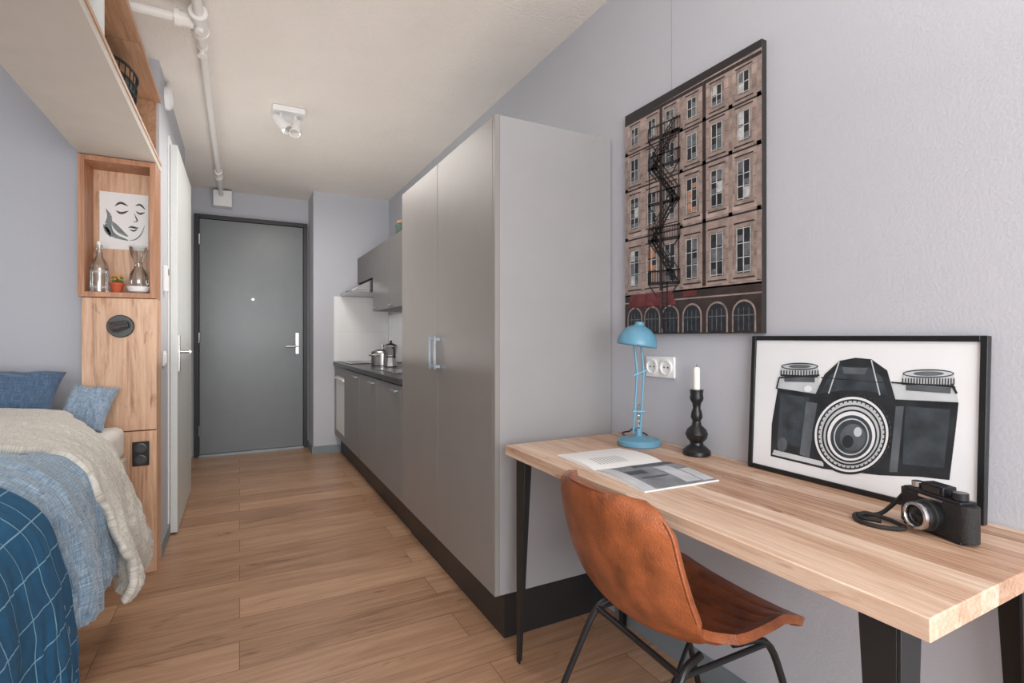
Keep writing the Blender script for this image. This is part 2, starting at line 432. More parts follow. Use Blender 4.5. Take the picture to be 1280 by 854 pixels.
MB().box(UX,UX+.02,4.743,YP-.004,1.70,UZ1).build('door',M_wc,c,bevel=.0015)
c=thing('range_hood',(1.2,5.1,1.57),'stainless steel range hood with a sloping front','range hood')
mb=MB(); ya,yb=4.80,5.405
mb.hexa([(.90,ya,1.585),(XR-.01,ya,1.585),(XR-.01,yb,1.585),(.90,yb,1.585)],[(1.10,ya,1.698),(XR-.01,ya,1.698),(XR-.01,yb,1.698),(1.10,yb,1.698)])
mb.box(.895,XR-.01,ya,yb,1.568,1.5845)
mb.build('body',M_steel,c,bevel=.002)
MB().box(.90,.915,ya+.2,ya+.32,1.5846,1.592).build('switch_panel',M_black,c)
c=thing('cooktop',(1.1,5.08,.91),'black glass cooktop set in the worktop','cooktop')
MB().box(.88,1.36,4.80,5.36,.9102,.917).build('glass',mat('black_glass',(15,15,17),.08),c,bevel=.002)
for x,y,r in ((1.0,4.94,.08),(1.0,5.22,.065),(1.23,4.94,.065),(1.23,5.22,.08)):
    MB().cyl((x,y,.9171),(x,y,.9178),r).build('heating_zone',mat('zone_grey',(60,60,62),.2),c)
c=thing('kitchen_sink',(1.1,3.75,.91),'stainless steel sink with a faucet set in the worktop','sink')
mb=MB().box(.93,1.33,3.45,3.49,.9102,.916).box(.93,1.33,3.97,4.01,.9102,.916).box(.93,.97,3.49,3.97,.9102,.916).box(1.27,1.33,3.49,3.97,.9102,.916).box(.97,1.27,3.49,3.97,.9102,.912)
mb.build('basin',M_steel,c,bevel=.001)
MB().tube([(1.30,3.73,.916),(1.30,3.73,1.06)]+[(1.22+.08*math.cos(a),3.73,1.06+.08*math.sin(a)) for a in [i*math.pi/10 for i in range(11)]]+[(1.14,3.73,1.03)],.010).build('faucet',M_steel,c)
c=thing('cooking_pot',(1.10,4.50,.91),'stainless steel cooking pot with lid on the worktop','pot')
MB().lathe([(.085,.9101),(.095,.915),(.097,1.02),(.099,1.022),(.094,1.024)],(1.10,4.50,0)).build('body',M_steel,c)
MB().lathe([(.096,1.025),(.09,1.035),(.05,1.05),(.012,1.055),(.010,1.07),(.018,1.08),(.012,1.088)],(1.10,4.50,0)).build('lid',M_steel,c)
MB().tube([(1.03,4.43,1.0),(1.0,4.38,1.005),(.965,4.40,1.005),(1.02,4.46,1.0)],.006).build('handle',M_steel,c)
c=thing('moka_pot',(1.10,4.22,.91),'faceted aluminium stovetop coffee pot on the worktop','coffee pot')
MB().lathe([(.05,.9101),(.055,.92),(.042,.99),(.045,1.0),(.042,1.01),(.055,1.085),(.05,1.09)],(1.10,4.22,0),n=8).build('body',M_steel,c,ang=20)
MB().lathe([(.05,1.091),(.02,1.105),(.008,1.107),(.010,1.125),(.004,1.13)],(1.10,4.22,0),n=8).build('lid',M_black,c)
MB().tube([(1.10,4.17,1.07),(1.10,4.12,1.07),(1.10,4.11,1.04),(1.10,4.12,.99)],.008).build('handle',M_black,c)
c=thing('storage_jar',(1.14,3.98,UZ1),'dark green storage jar with a cork lid','jar')
MB().lathe([(.06,UZ1+.0003),(.065,UZ1+.01),(.065,UZ1+.075),(.055,UZ1+.085)],(1.14,3.98,0)).build('body',mat('jar_green',(70,88,80),.4),c)
MB().lathe([(.05,UZ1+.0855),(.055,UZ1+.087),(.055,UZ1+.105),(.05,UZ1+.107)],(1.14,3.98,0)).build('lid',mat('cork',(170,130,90),.8),c)

# ---------------------------------------------------------------- desk
DX0,DX1,DY0,DY1,DZ=.845,XR-.002,.362,1.656,.77; DT=.035
c=thing('desk',(1.12,1.0,0),'long desk with light wood top and tapered black steel legs','desk')
MB().box(DX0,DX1,DY0,DY1,DZ-DT,DZ).build('desk_top',M_desk,c,bevel=.002)
def angleleg(x,y,sx,sy):
    mb=MB(); z1=DZ-DT-.0005; th=.006
    for (wt,wb,ax) in ((.062,.02,'x'),(.062,.02,'y')):
        if ax=='x':
            b=[(x,y,0),(x+sx*wb,y,0),(x+sx*wb,y+sy*th,0),(x,y+sy*th,0)]
            t_=[(x,y,z1),(x+sx*wt,y,z1),(x+sx*wt,y+sy*th,z1),(x,y+sy*th,z1)]
        else:
            b=[(x,y+sy*th,0),(x+sx*th,y+sy*th,0),(x+sx*th,y+sy*wb,0),(x,y+sy*wb,0)]
            t_=[(x,y+sy*th,z1),(x+sx*th,y+sy*th,z1),(x+sx*th,y+sy*wt,z1),(x,y+sy*wt,z1)]
        mb.hexa(b,t_)
    mb.build('leg',M_blackm,c,bevel=.001)
angleleg(DX0+.03,DY1-.03,1,-1); angleleg(DX0+.03,DY0+.05,1,1); angleleg(DX1-.03,DY1-.03,-1,-1); angleleg(DX1-.03,DY0+.05,-1,1)

# ---------------------------------------------------------------- chair
ch=thing('chair',(1.0,1.0,0),'cognac brown leather shell chair with thin black steel legs','chair',rotz=math.radians(-3))
prof=crom([(-.275,0,.808),(-.262,0,.735),(-.238,0,.645),(-.205,0,.56),(-.165,0,.495),(-.10,0,.46),(0,0,.446),(.10,0,.450),(.18,0,.458),(.232,0,.452),(.255,0,.432)],66)
L=[0]
for i in range(1,len(prof)): L.append(L[-1]+(prof[i]-prof[i-1]).length)
LT=L[-1]
def chw(l):
    f=l/LT
    W=.215+.025*math.sin(math.pi*min(1,f*1.15))
    R=.075
    e=min(l,LT-l)
    if e<R: W=W-R+math.sqrt(max(0,R*R-(R-e)**2))
    if .38<f<.62: W-=.020*math.sin((f-.38)/.24*math.pi)
    return W
def shell(i0,i1,name,groove):
    mb=MB(); n=40; vs=[]; fs=[]
    for i in range(i0,i1+1):
        p=prof[i]; d=(prof[min(i+1,66)]-prof[max(i-1,0)]).normalized()
        nn=Vector((-d.z,0,d.x))
        if nn.x<0 and nn.z<0: nn=-nn
        f=L[i]/LT; W=chw(L[i])
        curve=.075*(1-f)+.035*f
        if f>.85: curve*=(1-f)/.15
        for j in range(n+1):
            t=-1+2*j/n
            g=0
            if groove and .50<f<.95:
                g=-.006*abs(math.cos(f*LT/.046*math.pi))**6
            q=p+nn*(curve*abs(t)**2.2+g*(1 if abs(t)<.86 else 0))
            dz=-.03*abs(t)**2*max(0,1-f/.12)
            vs.append(Vector((q.x,W*t,q.z+dz)))
    for i in range(i1-i0):
        for j in range(n):
            a=i*(n+1)+j; fs.append((a,a+1,a+n+2,a+n+1))
    mb.add(vs,fs)
    ob=mb.build(name,M_leather,ch,world=False,solid=.02,ang=60,recalc=True)
    md=ob.modifiers.new('bev','BEVEL'); md.width=.006; md.segments=3; md.angle_limit=math.radians(50)
    return vs,n
# denser sampling on the seat for the quilting
vb,n=shell(0,30,'backrest',False)
prof2=crom(prof[30:],108)
keep=(prof,L)
base=L[30]
def seatshell():
    mb=MB(); n=40; vs=[]; fs=[]; P=prof2; K=len(P)
    l=base
    for i in range(K):
        if i: l+=(P[i]-P[i-1]).length
        d=(P[min(i+1,K-1)]-P[max(i-1,0)]).normalized()
        nn=Vector((-d.z,0,d.x))
        f=min(1,l/LT); W=chw(min(l,LT)); curve=.075*(1-f)+.035*f
        if f>.85: curve*=(1-f)/.15
        for j in range(n+1):
            t=-1+2*j/n; g=0
            if .50<f<.95: g=-.005*abs(math.cos(l/.046*math.pi))**8
            q=P[i]+nn*(curve*abs(t)**2.2+g*(1 if abs(t)<.86 else 0))
            vs.append(Vector((q.x,W*t,q.z)))
    for i in range(K-1):
        for j in range(n):
            a=i*(n+1)+j; fs.append((a,a+1,a+n+2,a+n+1))
    mb.add(vs,fs)
    ob=mb.build('seat',M_leather,ch,world=False,solid=.02,ang=60)
    md=ob.modifiers.new('bev','BEVEL'); md.width=.006; md.segments=3; md.angle_limit=math.radians(50)
seatshell()
mb=MB()
edge=[vb[i*(n+1)] for i in range(30,-1,-1)]+[vb[j] for j in range(1,n)]+[vb[i*(n+1)+n] for i in range(0,31)]
mb.tube([e+Vector((-.0105,0,.002)) for e in edge],.0025,n=6)
mb.build('seam',M_leatherd,ch,world=False)
for sy in (-1,1):
    MB().tube(crom([(-.05,sy*.15,.425),(-.12,sy*.165,.40),(-.175,sy*.19,.27),(-.262,sy*.245,.008)],16),.009).build('leg',M_blackm,ch,world=False)
    MB().tube(crom([(.05,sy*.15,.425),(.15,sy*.165,.41),(.21,sy*.175,.27),(.30,sy*.20,.008)],16),.009).build('leg',M_blackm,ch,world=False)
for x,yw,z in ((-.12,.165,.40),(.14,.165,.41)):
    MB().tube([(x,-yw,z),(x,yw,z)],.008).build('crossbar',M_blackm,ch,world=False)
for sy in (-1,1):
    MB().tube([(-.12,sy*.164,.40),(.14,sy*.165,.41)],.007).build('side_rail',M_blackm,ch,world=False)
    MB().tube(crom([(-.225,sy*.222,.12),(-.18,sy*.12,.15),(-.10,sy*.03,.16),(.04,sy*.06,.18),(.225,sy*.18,.20)],14),.006).build('brace',M_blackm,ch,world=False)

# ---------------------------------------------------------------- desk lamp
LX,LY=1.276,1.437
c=thing('desk_lamp',(LX,LY,DZ),'light blue metal desk lamp with round base and dome shade','lamp')
MB().lathe([(.074,DZ+.0003),(.077,DZ+.004),(.077,DZ+.014),(.07,DZ+.022),(.03,DZ+.027),(.012,DZ+.034),(.012,DZ+.06)],(LX,LY,0)).build('base',M_blue,c)
hxd=Vector((.885,-.466,0))
def LP(a,z,o=0): return (LX+hxd.x*a, LY+hxd.y*a, DZ+z)
mb=MB()
for o in (-.012,.012):
    mb.cyl(LP(-.008+o,.045),LP(.006+o,.27),.0042,n=10)
    mb.cyl(LP(.006+o,.25),LP(-.006+o,.38),.0042,n=10)
mb.cyl(LP(-.02,.25),LP(.03,.27),.005,n=10).cyl(LP(-.022,.12),LP(.02,.12),.005,n=10).cyl(LP(-.01,.375),LP(.0,.41),.007,n=10)
mb.build('arm',M_blue,c)
mb=MB()
pts=[]
for k in range(60):
    t=k/59; a=t*2*math.pi*9
    pts.append((LX-.002+.006*math.cos(a),LY+.006*math.sin(a),DZ+.06+.09*t))
mb.tube(pts,.0012,n=6); mb.build('spring',M_steel,c)
T=Matrix.Translation(LP(-.009,.357)) @ Matrix.Rotation(math.radians(8),4,Vector((0.466,0.885,0)))
MB().lathe([(.070,0),(.071,.006),(.068,.025),(.058,.046),(.042,.062),(.022,.072),(.016,.076),(.014,.086),(.0,.087)],(0,0,0),M=T,caps=False).build('shade',M_blue,c,solid=.002)
MB().ball((0,0,.03),.025,M=T).build('bulb',M_plast,c)
mb=MB().tube(crom([(1.34,1.45,DZ+.004),(1.365,1.50,DZ+.02),(1.35,1.56,DZ+.03),(1.375,1.60,DZ+.015),(1.36,1.63,DZ+.004),(1.33,1.58,DZ+.004)],30),.003,n=6)
mb.build('power_cord',M_black,label='black power cord lying on the desk against the wall',category='cable')
CX,CY=1.335,1.225
MB().lathe([(.042,DZ+.0003),(.045,DZ+.004),(.044,DZ+.015),(.034,DZ+.025),(.022,DZ+.034),(.020,DZ+.042),(.032,DZ+.056),(.036,DZ+.070),(.030,DZ+.085),(.016,DZ+.098),(.013,DZ+.112),(.019,DZ+.125),(.017,DZ+.14),(.012,DZ+.155),(.014,DZ+.17),(.020,DZ+.18),(.022,DZ+.188),(.020,DZ+.200),(.022,DZ+.215),(.014,DZ+.2155)],(CX,CY,0)).build('candle_holder',M_black,label='turned black wooden candlestick on the desk',category='candle holder')
c=thing('candle',(CX,CY,DZ+.216),'short white taper candle in the black candlestick','candle')
MB().lathe([(.0105,DZ+.216),(.0105,DZ+.285),(.008,DZ+.289),(.002,DZ+.290)],(CX,CY,0),n=20).build('wax',mat('candle_wax',(240,236,224),.5),c)
MB().cyl((CX,CY,DZ+.289),(CX+.001,CY,DZ+.299),.001,n=6).build('wick',M_black,c)

# ---------------------------------------------------------------- magazine
mg=thing('magazine',(1.03,1.20,DZ),'open magazine with a grey photograph on one page','magazine',rotz=math.radians(-3))
def page(sgn):
    mb=MB(); vs=[];n=12
    for i in range(n+1):
        t=i/n; y=sgn*t*.222; z=.0035+.011*math.sin(math.pi*min(1,t*1.05))**.8*(1-t*.5)
        for x in (-.125,.125): vs.append((x,y,z))
        for x in (-.125,.125): vs.append((x,y,.0006))
    fs=[]
    for i in range(n):
        a=i*4;b=a+4
        fs+= [(a,a+1,b+1,b),(a+2,b+2,b+3,a+3),(a,b,b+2,a+2),(a+1,a+3,b+3,b+1)]
    fs+=[(0,2,3,1),(n*4,n*4+1,n*4+3,n*4+2)]
    mb.add(vs,fs)
    def pz(t): return .0035+.011*math.sin(math.pi*min(1,t*1.05))**.8*(1-t*.5)+.0006
    def patch(x0,x1,t0,t1,mi,lift=0):
        k=8
        for q in range(k):
            ta=t0+(t1-t0)*q/k; tb=t0+(t1-t0)*(q+1)/k
            mb.poly([(x0,sgn*ta*.222,pz(ta)+lift),(x1,sgn*ta*.222,pz(ta)+lift),(x1,sgn*tb*.222,pz(tb)+lift),(x0,sgn*tb*.222,pz(tb)+lift)],mi)
    return mb,patch
Mg=mat('print_grey',(128,132,138),.4,var=.35,vscale=14); Mgl=mat('print_light',(196,200,204),.4,var=.1,vscale=20); Mgd=mat('print_dark',(70,72,78),.4,var=.3,vscale=25); Mtx=mat('print_text',(176,178,182),.7)
mb,patch=page(1)
for r in range(9): patch(-.08+r*.012,-.076+r*.012,.15,.45,1)
mb.build('left_page',[M_paper,Mtx],mg,world=False,recalc=False)
mb,patch=page(-1)
patch(-.125,.125,.02,.98,1); patch(-.125,-.085,.02,.98,2,.0004); patch(-.085,-.02,.35,.50,3,.0004); patch(-.07,.02,.62,.66,3,.0004); patch(-.02,.125,.02,.22,3,.0004); patch(.03,.08,.30,.92,2,.0004); patch(.085,.122,.5,.95,2,.0004)
mb.build('right_page',[M_paper,Mg,Mgl,Mgd],mg,world=False,recalc=False)

# ---------------------------------------------------------------- wall socket
sy0,sy1,sz0,sz1=1.375,1.522,1.008,1.086
c=thing('wall_socket',(XR-.005,1.449,1.047),'white double power socket on the wall above the desk','power socket')
MB().box(XR-.010,XR-.0005,sy0,sy1,sz0,sz1).build('plate',M_plast,c,bevel=.003)
for yy in (1.413,1.485):
    T=Matrix.Translation((XR-.0101,yy,1.047))@Matrix.Rotation(math.radians(-90),4,'Y')
    mb=MB().lathe([(.030,0),(.030,.006),(.026,.007),(.0235,.007),(.022,.002),(.0,.002)],M=T,caps=False)
    mb.lathe([(.003,.0022),(.003,.003)],M=T@Matrix.Translation((0,.009,0)),mi=1).lathe([(.003,.0022),(.003,.003)],M=T@Matrix.Translation((0,-.009,0)),mi=1)
    mb.build('outlet',[M_plast,M_black],c)

# ---------------------------------------------------------------- facade poster
PX=XR-.022; py0,py1,pz0,pz1=1.012,1.627,1.17,2.046
def facmat(name,ca,cb,cm,nf=.8,ns=22,w=.034,h=.0105):
    return gridmat(name,ca,cm,w,h,.0009,rough=.6,coords='Object',bump=0,offset=.5,c2=cb,rot=(math.radians(90),0,math.radians(90)),ns=ns,nf=nf)
M_fac=facmat('facade_stone',(172,154,146),(150,132,124),(112,96,90))
M_facl=facmat('facade_light',(204,190,180),(184,168,158),(150,134,126),ns=40)
M_facd=facmat('facade_brown',(112,94,86),(92,76,70),(54,44,42),ns=30)
Mp=[M_fac,mat('facade_shadow',(42,38,40),.6),M_facl,mat('window_glass_dark',(34,38,44),.5,var=.5,vscale=60),
    mat('window_pale',(186,188,186),.6,var=.3,vscale=50),mat('awning_red',(100,46,48),.6,var=.4,vscale=30),M_facd,mat('poster_edge',(40,36,36),.6),mat('window_orange',(170,128,102),.6,var=.3,vscale=50),mat('window_grey',(100,104,110),.6,var=.4,vscale=60)]
mb=MB().box(PX,XR-.001,py0,py1,pz0,pz1,7)
def pr(s0,s1,z0,z1,mi,l=1):
    W=py1-py0; x=PX-.0004*l
    a=py1-s0*W; b=py1-s1*W
    mb.poly([(x,a,z0),(x,b,z0),(x,b,z1),(x,a,z1)],mi)
pr(0,1,pz0,pz1,0,1)
mb.poly([(PX-.0008,py1,2.012),(PX-.0008,py0,2.022),(PX-.0008,py0,pz1),(PX-.0008,py1,pz1)],1)
pr(0,1,2.002,2.014,6,3)
for k in range(34): pr(k/34+.004,k/34+.016,2.002,2.014,1,4)
for z in (1.885,1.74,1.545,1.325): pr(0,1,z,z+.008,2,2); pr(0,1,z-.006,z,1,2)
pr(0,1,1.295,1.325,6,2); pr(0,1,pz0,1.29,6,2)
cols=[.095,.25,.40,.565,.735,.90]
for s in (.015,.325,.485,.65,.82,.985): pr(s-.012,s+.012,1.33,2.002,6 if s in(.325,.65) else 2,2)
rows=[(1.910,1.978,.026),(1.765,1.857,.028),(1.583,1.705,.030),(1.357,1.498,.033)]
rp=random.Random(9)
for ri,(z0,z1,hw) in enumerate(rows):
    for ci,s in enumerate(cols):
        h=hw/.615*.80
        pr(s-h-.012,s+h+.012,z0-.002,z1+.016,2,3); pr(s-h-.016,s+h+.016,z1+.012,z1+.017,6,4)
        pr(s-h-.020,s+h+.020,z0-.012,z0-.004,2,3); pr(s-h-.020,s+h+.020,z0-.016,z0-.012,1,4)
        pr(s-h,s+h,z0,z1,3,4)
        o = 8 if (ri==2 and ci==3) or (ri==3 and ci==1) else 4
        th=h*.80; nr=3 if ri>1 else 2
        for a in range(nr):
            za=z0+(z1-z0)*(a+.10)/nr; zb=z0+(z1-z0)*(a+.92)/nr
            for (u0,u1) in ((-th,-th*.10),(th*.10,th)):
                q=rp.random()
                if o==8: mi=8 if q<.7 else 3
                else: mi=9 if q<.5 else (4 if q<.62 else 3)
                if mi!=3: pr(s+u0,s+u1,za,zb if q>.25 else (za+zb)/2,mi,5)
        for u in (-h*.92,0,h*.92): pr(s+u-.0028,s+u+.0028,z0,z1,4,6)
        for v in (0.02,.33,.64,.97) if nr==3 else (.02,.48,.96): pr(s-h,s+h,z0+(z1-z0)*v,z0+(z1-z0)*v+.0026,4,6)
W=py1-py0
for ci,s in enumerate(cols):
    def arch(r,zt,mi,l):
        xx=PX-.0004*l
        pts=[(xx,py1-(s-r)*W,pz0+.005),(xx,py1-(s+r)*W,pz0+.005)]
        for k in range(11):
            a=math.pi*k/10; pts.append((xx,py1-(s+r*math.cos(a))*W,zt+r*W*math.sin(a)))
        mb.poly(pts,mi)
    arch(.070,1.232,2,3); arch(.060,1.232,3,4)
    for k in (-.03,0,.03): pr(s+k-.002,s+k+.002,pz0+.01,1.25,9,5)
    pr(s-.056,s+.056,1.225,1.228,9,5)
def pq(pts,mi,l): mb.poly([(PX-.0004*l,py1-s*W,z) for s,z in pts],mi)
pq([(.03,1.275),(.45,1.275),(.42,1.325),(.06,1.325)],5,7)
for k in range(9): pr(.05+k*.045,.07+k*.045,1.268,1.277,5,7)
pq([(.50,1.30),(.60,1.30),(.60,1.318),(.50,1.318)],5,7)
def bar(a,b,w=.006,l=8):
    a=Vector((a[0]*W,a[1],0)); b=Vector((b[0]*W,b[1],0)); d=(b-a).normalized(); n_=Vector((-d.y,d.x,0))*w/2
    mb.poly([(PX-.0004*l,py1-q.x,q.y) for q in (a+n_,b+n_,b-n_,a-n_)],1)
levels=[1.90,1.79,1.655,1.52,1.36]
for i,z in enumerate(levels):
    bar((.22,z),(.48,z-.008),.012); bar((.22,z+.045),(.48,z+.037),.006)
    for k in range(14): bar((.22+k*.02,z),(.22+k*.02,z+.042),.003)
    if i<4:
        z2=levels[i+1]
        if i%2: A,B=.25,.43
        else: A,B=.43,.25
        bar((A,z),(B,z2),.010); bar((A+.03,z),(B+.03,z2),.008); bar((A,z+.045),(B,z2+.045),.005); bar((A+.03,z+.045),(B+.03,z2+.045),.004)
        for k in range(11):
            f=k/11; bar((A+(B-A)*f,z+(z2-z)*f),(A+(B-A)*f+.03,z+(z2-z)*f),.004)
            bar((A+(B-A)*f,z+(z2-z)*f),(A+(B-A)*f,z+(z2-z)*f+.045),.003)
        bar((.23,z),(.23,z2),.005); bar((.47,z),(.47,z2),.005); bar((.35,z),(.35,z2),.003)
    bar((.22,z),(.29,z-.05),.005); bar((.48,z),(.41,z-.05),.005)
bar((.34,1.36),(.34,1.19),.007); bar((.38,1.36),(.38,1.19),.007)
for k in range(8): bar((.34,1.2+k*.02),(.38,1.2+k*.02),.004)
mb.build('wall_poster',Mp,smooth=False,recalc=False,label='poster of a brown stone apartment facade with iron fire escape',category='poster')

# ---------------------------------------------------------------- framed camera drawing
fy0,fy1=.487,1.045
c=thing('framed_picture',(1.36,.766,DZ),'black framed ink drawing of a camera leaning on the wall','picture')
fh=.392
bx,tx=1.352,1.372
T=Matrix.Translation((bx,0,DZ+.001))@Matrix.Rotation(math.atan2(tx-bx,fh),4,'Y')
fw=.013
mb=MB().box(0,.018,fy0,fy0+fw,0,fh,M=T).box(0,.018,fy1-fw,fy1,0,fh,M=T).box(0,.018,fy0+fw,fy1-fw,0,fw,M=T).box(0,.018,fy0+fw,fy1-fw,fh-fw,fh,M=T)
mb.build('frame',M_black,c,bevel=.0015)
Mw=mat('art_paper',(236,239,242),.5,var=.02,vscale=4); Mk=mat('ink_black',(38,42,46),.5,var=.5,vscale=18); Mg1=mat('ink_grey',(92,98,104),.5,var=.35,vscale=14); Mg2=mat('ink_pale',(200,206,210),.5,var=.12,vscale=12); Mk2=mat('ink_charcoal',(58,66,72),.5,var=.45,vscale=24)
mb=MB().box(.006,.012,fy0+fw,fy1-fw,fw,fh-fw,M=T)
def q2(px,py,l):
    y,z=wallpt(px,py,1.362)
    return T@Vector((.006-.0003*l,y,z-DZ-.001))
def dp(pts,mi,l): mb.add([q2(a,b,l) for a,b in pts],[tuple(range(len(pts)))],mi)
def dell(cx,cy,rx,ry,mi,l,n=40,a0=0,a1=2*math.pi):
    dp([(cx+rx*math.cos(a0+(a1-a0)*k/n),cy+ry*math.sin(a0+(a1-a0)*k/n)) for k in range(n)],mi,l)
def dring(cx,cy,rx,ry,w,mi,l,n=48):
    for k in range(n):
        a=2*math.pi*k/n;b=2*math.pi*(k+1)/n
        dp([(cx+rx*math.cos(a),cy+ry*math.sin(a)),(cx+rx*math.cos(b),cy+ry*math.sin(b)),(cx+(rx-w)*math.cos(b),cy+(ry-w)*math.sin(b)),(cx+(rx-w)*math.cos(a),cy+(ry-w)*math.sin(a))],mi,l)
def dl(a,b,w,mi=1,l=8):
    d=Vector((b[0]-a[0],b[1]-a[1])).normalized(); n_=Vector((-d.y,d.x))*w/2
    dp([(a[0]+n_.x,a[1]+n_.y),(b[0]+n_.x,b[1]+n_.y),(b[0]-n_.x,b[1]-n_.y),(a[0]-n_.x,a[1]-n_.y)],mi,l)
dp([(974,470),(1022,468),(1022,494),(970,486)],3,1); dp([(1112,478),(1192,484),(1196,504),(1112,500)],3,1)
for a,b in (((972,472),(1022,469)),((970,486),(1022,494)),((1112,478),(1192,484)),((1112,500),(1196,504)),((972,472),(969,486))): dl(a,b,2)
dp([(970,486),(1022,493),(1118,500),(1196,504),(1193,540),(1187,600),(1150,596),(1100,594),(1030,586),(964,570),(964,530)],1,2)
dp([(974,492),(1010,497),(1004,560),(972,552)],4,3); dp([(1130,508),(1186,512),(1180,585),(1128,580)],4,3)
dp([(1006,502),(1020,504),(1012,572),(1000,568)],2,4); dp([(1118,508),(1128,508),(1122,590),(1112,590)],2,4)
dp([(968,562),(1030,577),(1030,583),(966,568)],3,4)
dp([(1016,496),(1028,468),(1046,451),(1066,447),(1086,449),(1106,463),(1118,502)],1,4)
dp([(1022,492),(1034,470),(1048,458),(1084,459),(1100,472),(1108,494),(1080,488),(1050,488)],4,5)
dp([(1050,459),(1082,460),(1078,468),(1052,467)],2,6)
dl((1046,452),(1034,492),1.6,3,7); dl((1086,450),(1098,494),1.6,3,7); dl((1024,472),(1110,479),1.4,1,7)
def knob(cx,cy,rx,h):
    dp([(cx-rx,cy),(cx+rx,cy+2),(cx+rx,cy+h+2),(cx-rx,cy+h)],3,5)
    dell(cx,cy,rx,h*.42,3,6); dring(cx,cy,rx,h*.42,1.6,1,7); dell(cx,cy,rx*.6,h*.22,2,7)
    k=int(rx/1.7)
    for i in range(k+1):
        x=cx-rx+2*rx*i/k; dl((x,cy+h*.45),(x,cy+h+1),1.5,1,7)
    dl((cx-rx,cy+h),(cx+rx,cy+h+2),2,1,7)
knob(997,458,23,11); knob(1158,467,32,13)
dp([(978,470),(1016,471),(1016,478),(978,477)],2,4); dp([(1130,481),(1186,485),(1186,492),(1130,488)],2,4)
dell(1008,486,5,4,0,5); dl((1187,480),(1194,492),3)
dell(1064,543,49,50,0,5); dring(1064,543,49,50,3,1,6); dell(1064,543,43,44,3,6); dring(1064,543,43,44,2,1,7)
for k in range(44):
    a=2*math.pi*k/44; dl((1064+39*math.cos(a),543+40*math.sin(a)),(1064+42*math.cos(a),543+43*math.sin(a)),1.6,1,7)
dring(1064,544,37,38,2.2,1,7); dell(1064,545,32,33,0,7); dring(1064,545,32,33,2.2,1,8); dell(1064,546,26,27,4,8); dring(1064,546,22,23,1.6,3,9); dell(1066,547,16,17,2,9); dell(1072,540,5,6,3,10); dell(1060,552,7,8,1,10)
dell(978,556,6,9,2,4)
mb.build('drawing',[Mw,Mk,Mg1,Mg2,Mk2],c,smooth=False,recalc=False)

# ---------------------------------------------------------------- vintage camera
vc=thing('vintage_camera',(1.225,.512,DZ),'old black and chrome film camera lying on the desk','camera',rotz=math.radians(-110))
M_lea=mat('camera_leatherette',(32,31,32),.55,bump=.4,bscale=500); M_chr=mat('camera_chrome',(196,196,198),.22,1.0)
M_dm=mat('camera_black_metal',(48,48,52),.28,.5)
mb=MB().box(-.058,.058,-.018,.018,.006,.074)
mb.cyl((-.058,0,.006),(-.058,0,.074),.018,n=20).cyl((.058,0,.006),(.058,0,.074),.018,n=20)
mb.build('body',M_lea,vc,world=False,bevel=.001)
MB().box(-.060,.060,-.018,.018,.0742,.080).box(-.024,.024,-.015,.015,.0795,.098).build('top_plate',M_dm,vc,world=False,bevel=.0015)
MB().box(-.060,.060,-.018,.018,.0004,.0058).build('bottom_plate',M_dm,vc,world=False,bevel=.001)
MB().cyl((-.044,0,.0802),(-.044,0,.092),.011).build('knob',M_chr,vc,world=False,bevel=.001)
MB().cyl((.044,0,.0802),(.044,0,.094),.013).build('knob',M_dm,vc,world=False,bevel=.001)
MB().box(-.018,.018,-.0168,-.0152,.082,.095).build('viewfinder',mat('dark_lens_glass',(20,24,30),.05),vc,world=False)
MB().box(-.025,.025,-.0195,-.0182,.068,.073).build('trim_bar',M_chr,vc,world=False)
T=Matrix.Translation((0,-.0182,.038))@Matrix.Rotation(math.radians(90),4,'X')
MB().lathe([(.030,0),(.030,.012),(.028,.014),(.028,.022),(.026,.024)],M=T).build('lens_barrel',M_black,vc,world=False)
MB().lathe([(.0262,.0241),(.0275,.030),(.026,.036),(.021,.037),(.019,.033),(.0186,.0245)],M=T,caps=False).build('lens_ring',M_chr,vc,world=False)
MB().lathe([(.0185,.0242),(.0185,.029),(.012,.033),(.001,.0345)],M=T).build('lens_glass',MATS['dark_lens_glass'],vc,world=False)
mb=MB().tube(crom([(-.062,-.01,.065),(-.085,-.02,.03),(-.10,-.04,.006),(-.11,-.085,.005),(-.07,-.11,.005),(-.03,-.09,.005),(-.02,-.055,.006),(-.06,-.05,.008),(-.10,-.07,.010),(-.08,-.10,.010),(-.045,-.085,.012)],60),.0045,n=8)
mb.build('strap',M_lea,vc,world=False)

# ---------------------------------------------------------------- ceiling pipes and lamp
M_pipe=mat('pipe_white',(232,230,226),.4,var=.02)
px_,pz_=-.155,2.53
c=thing('ceiling_pipe',(px_,3.6,pz_),'white painted pipe with a branch running under the ceiling','pipe')
MB().cyl((px_,-1.5,pz_),(px_,5.70,pz_),.020).build('main_pipe',M_pipe,c)
MB().cyl((px_-.02,2.63,pz_),(-.95,2.63,pz_),.020).build('branch_pipe',M_pipe,c)
mb=MB().cyl((px_,2.56,pz_),(px_,2.70,pz_),.031).cyl((px_-.02,2.63,pz_),(px_-.075,2.63,pz_),.031).cyl((px_,2.545,pz_),(px_,2.565,pz_),.036).cyl((px_,2.695,pz_),(px_,2.715,pz_),.036).cyl((px_-.07,2.63,pz_),(px_-.09,2.63,pz_),.036)
mb.cyl((px_,2.63,pz_),(px_,2.63,pz_-.045),.018)
mb.build('tee_fitting',M_pipe,c)
for y in (4.95,5.1): MB().cyl((px_,y-.03,pz_),(px_,y+.03,pz_),.029).build('coupling',M_pipe,c)
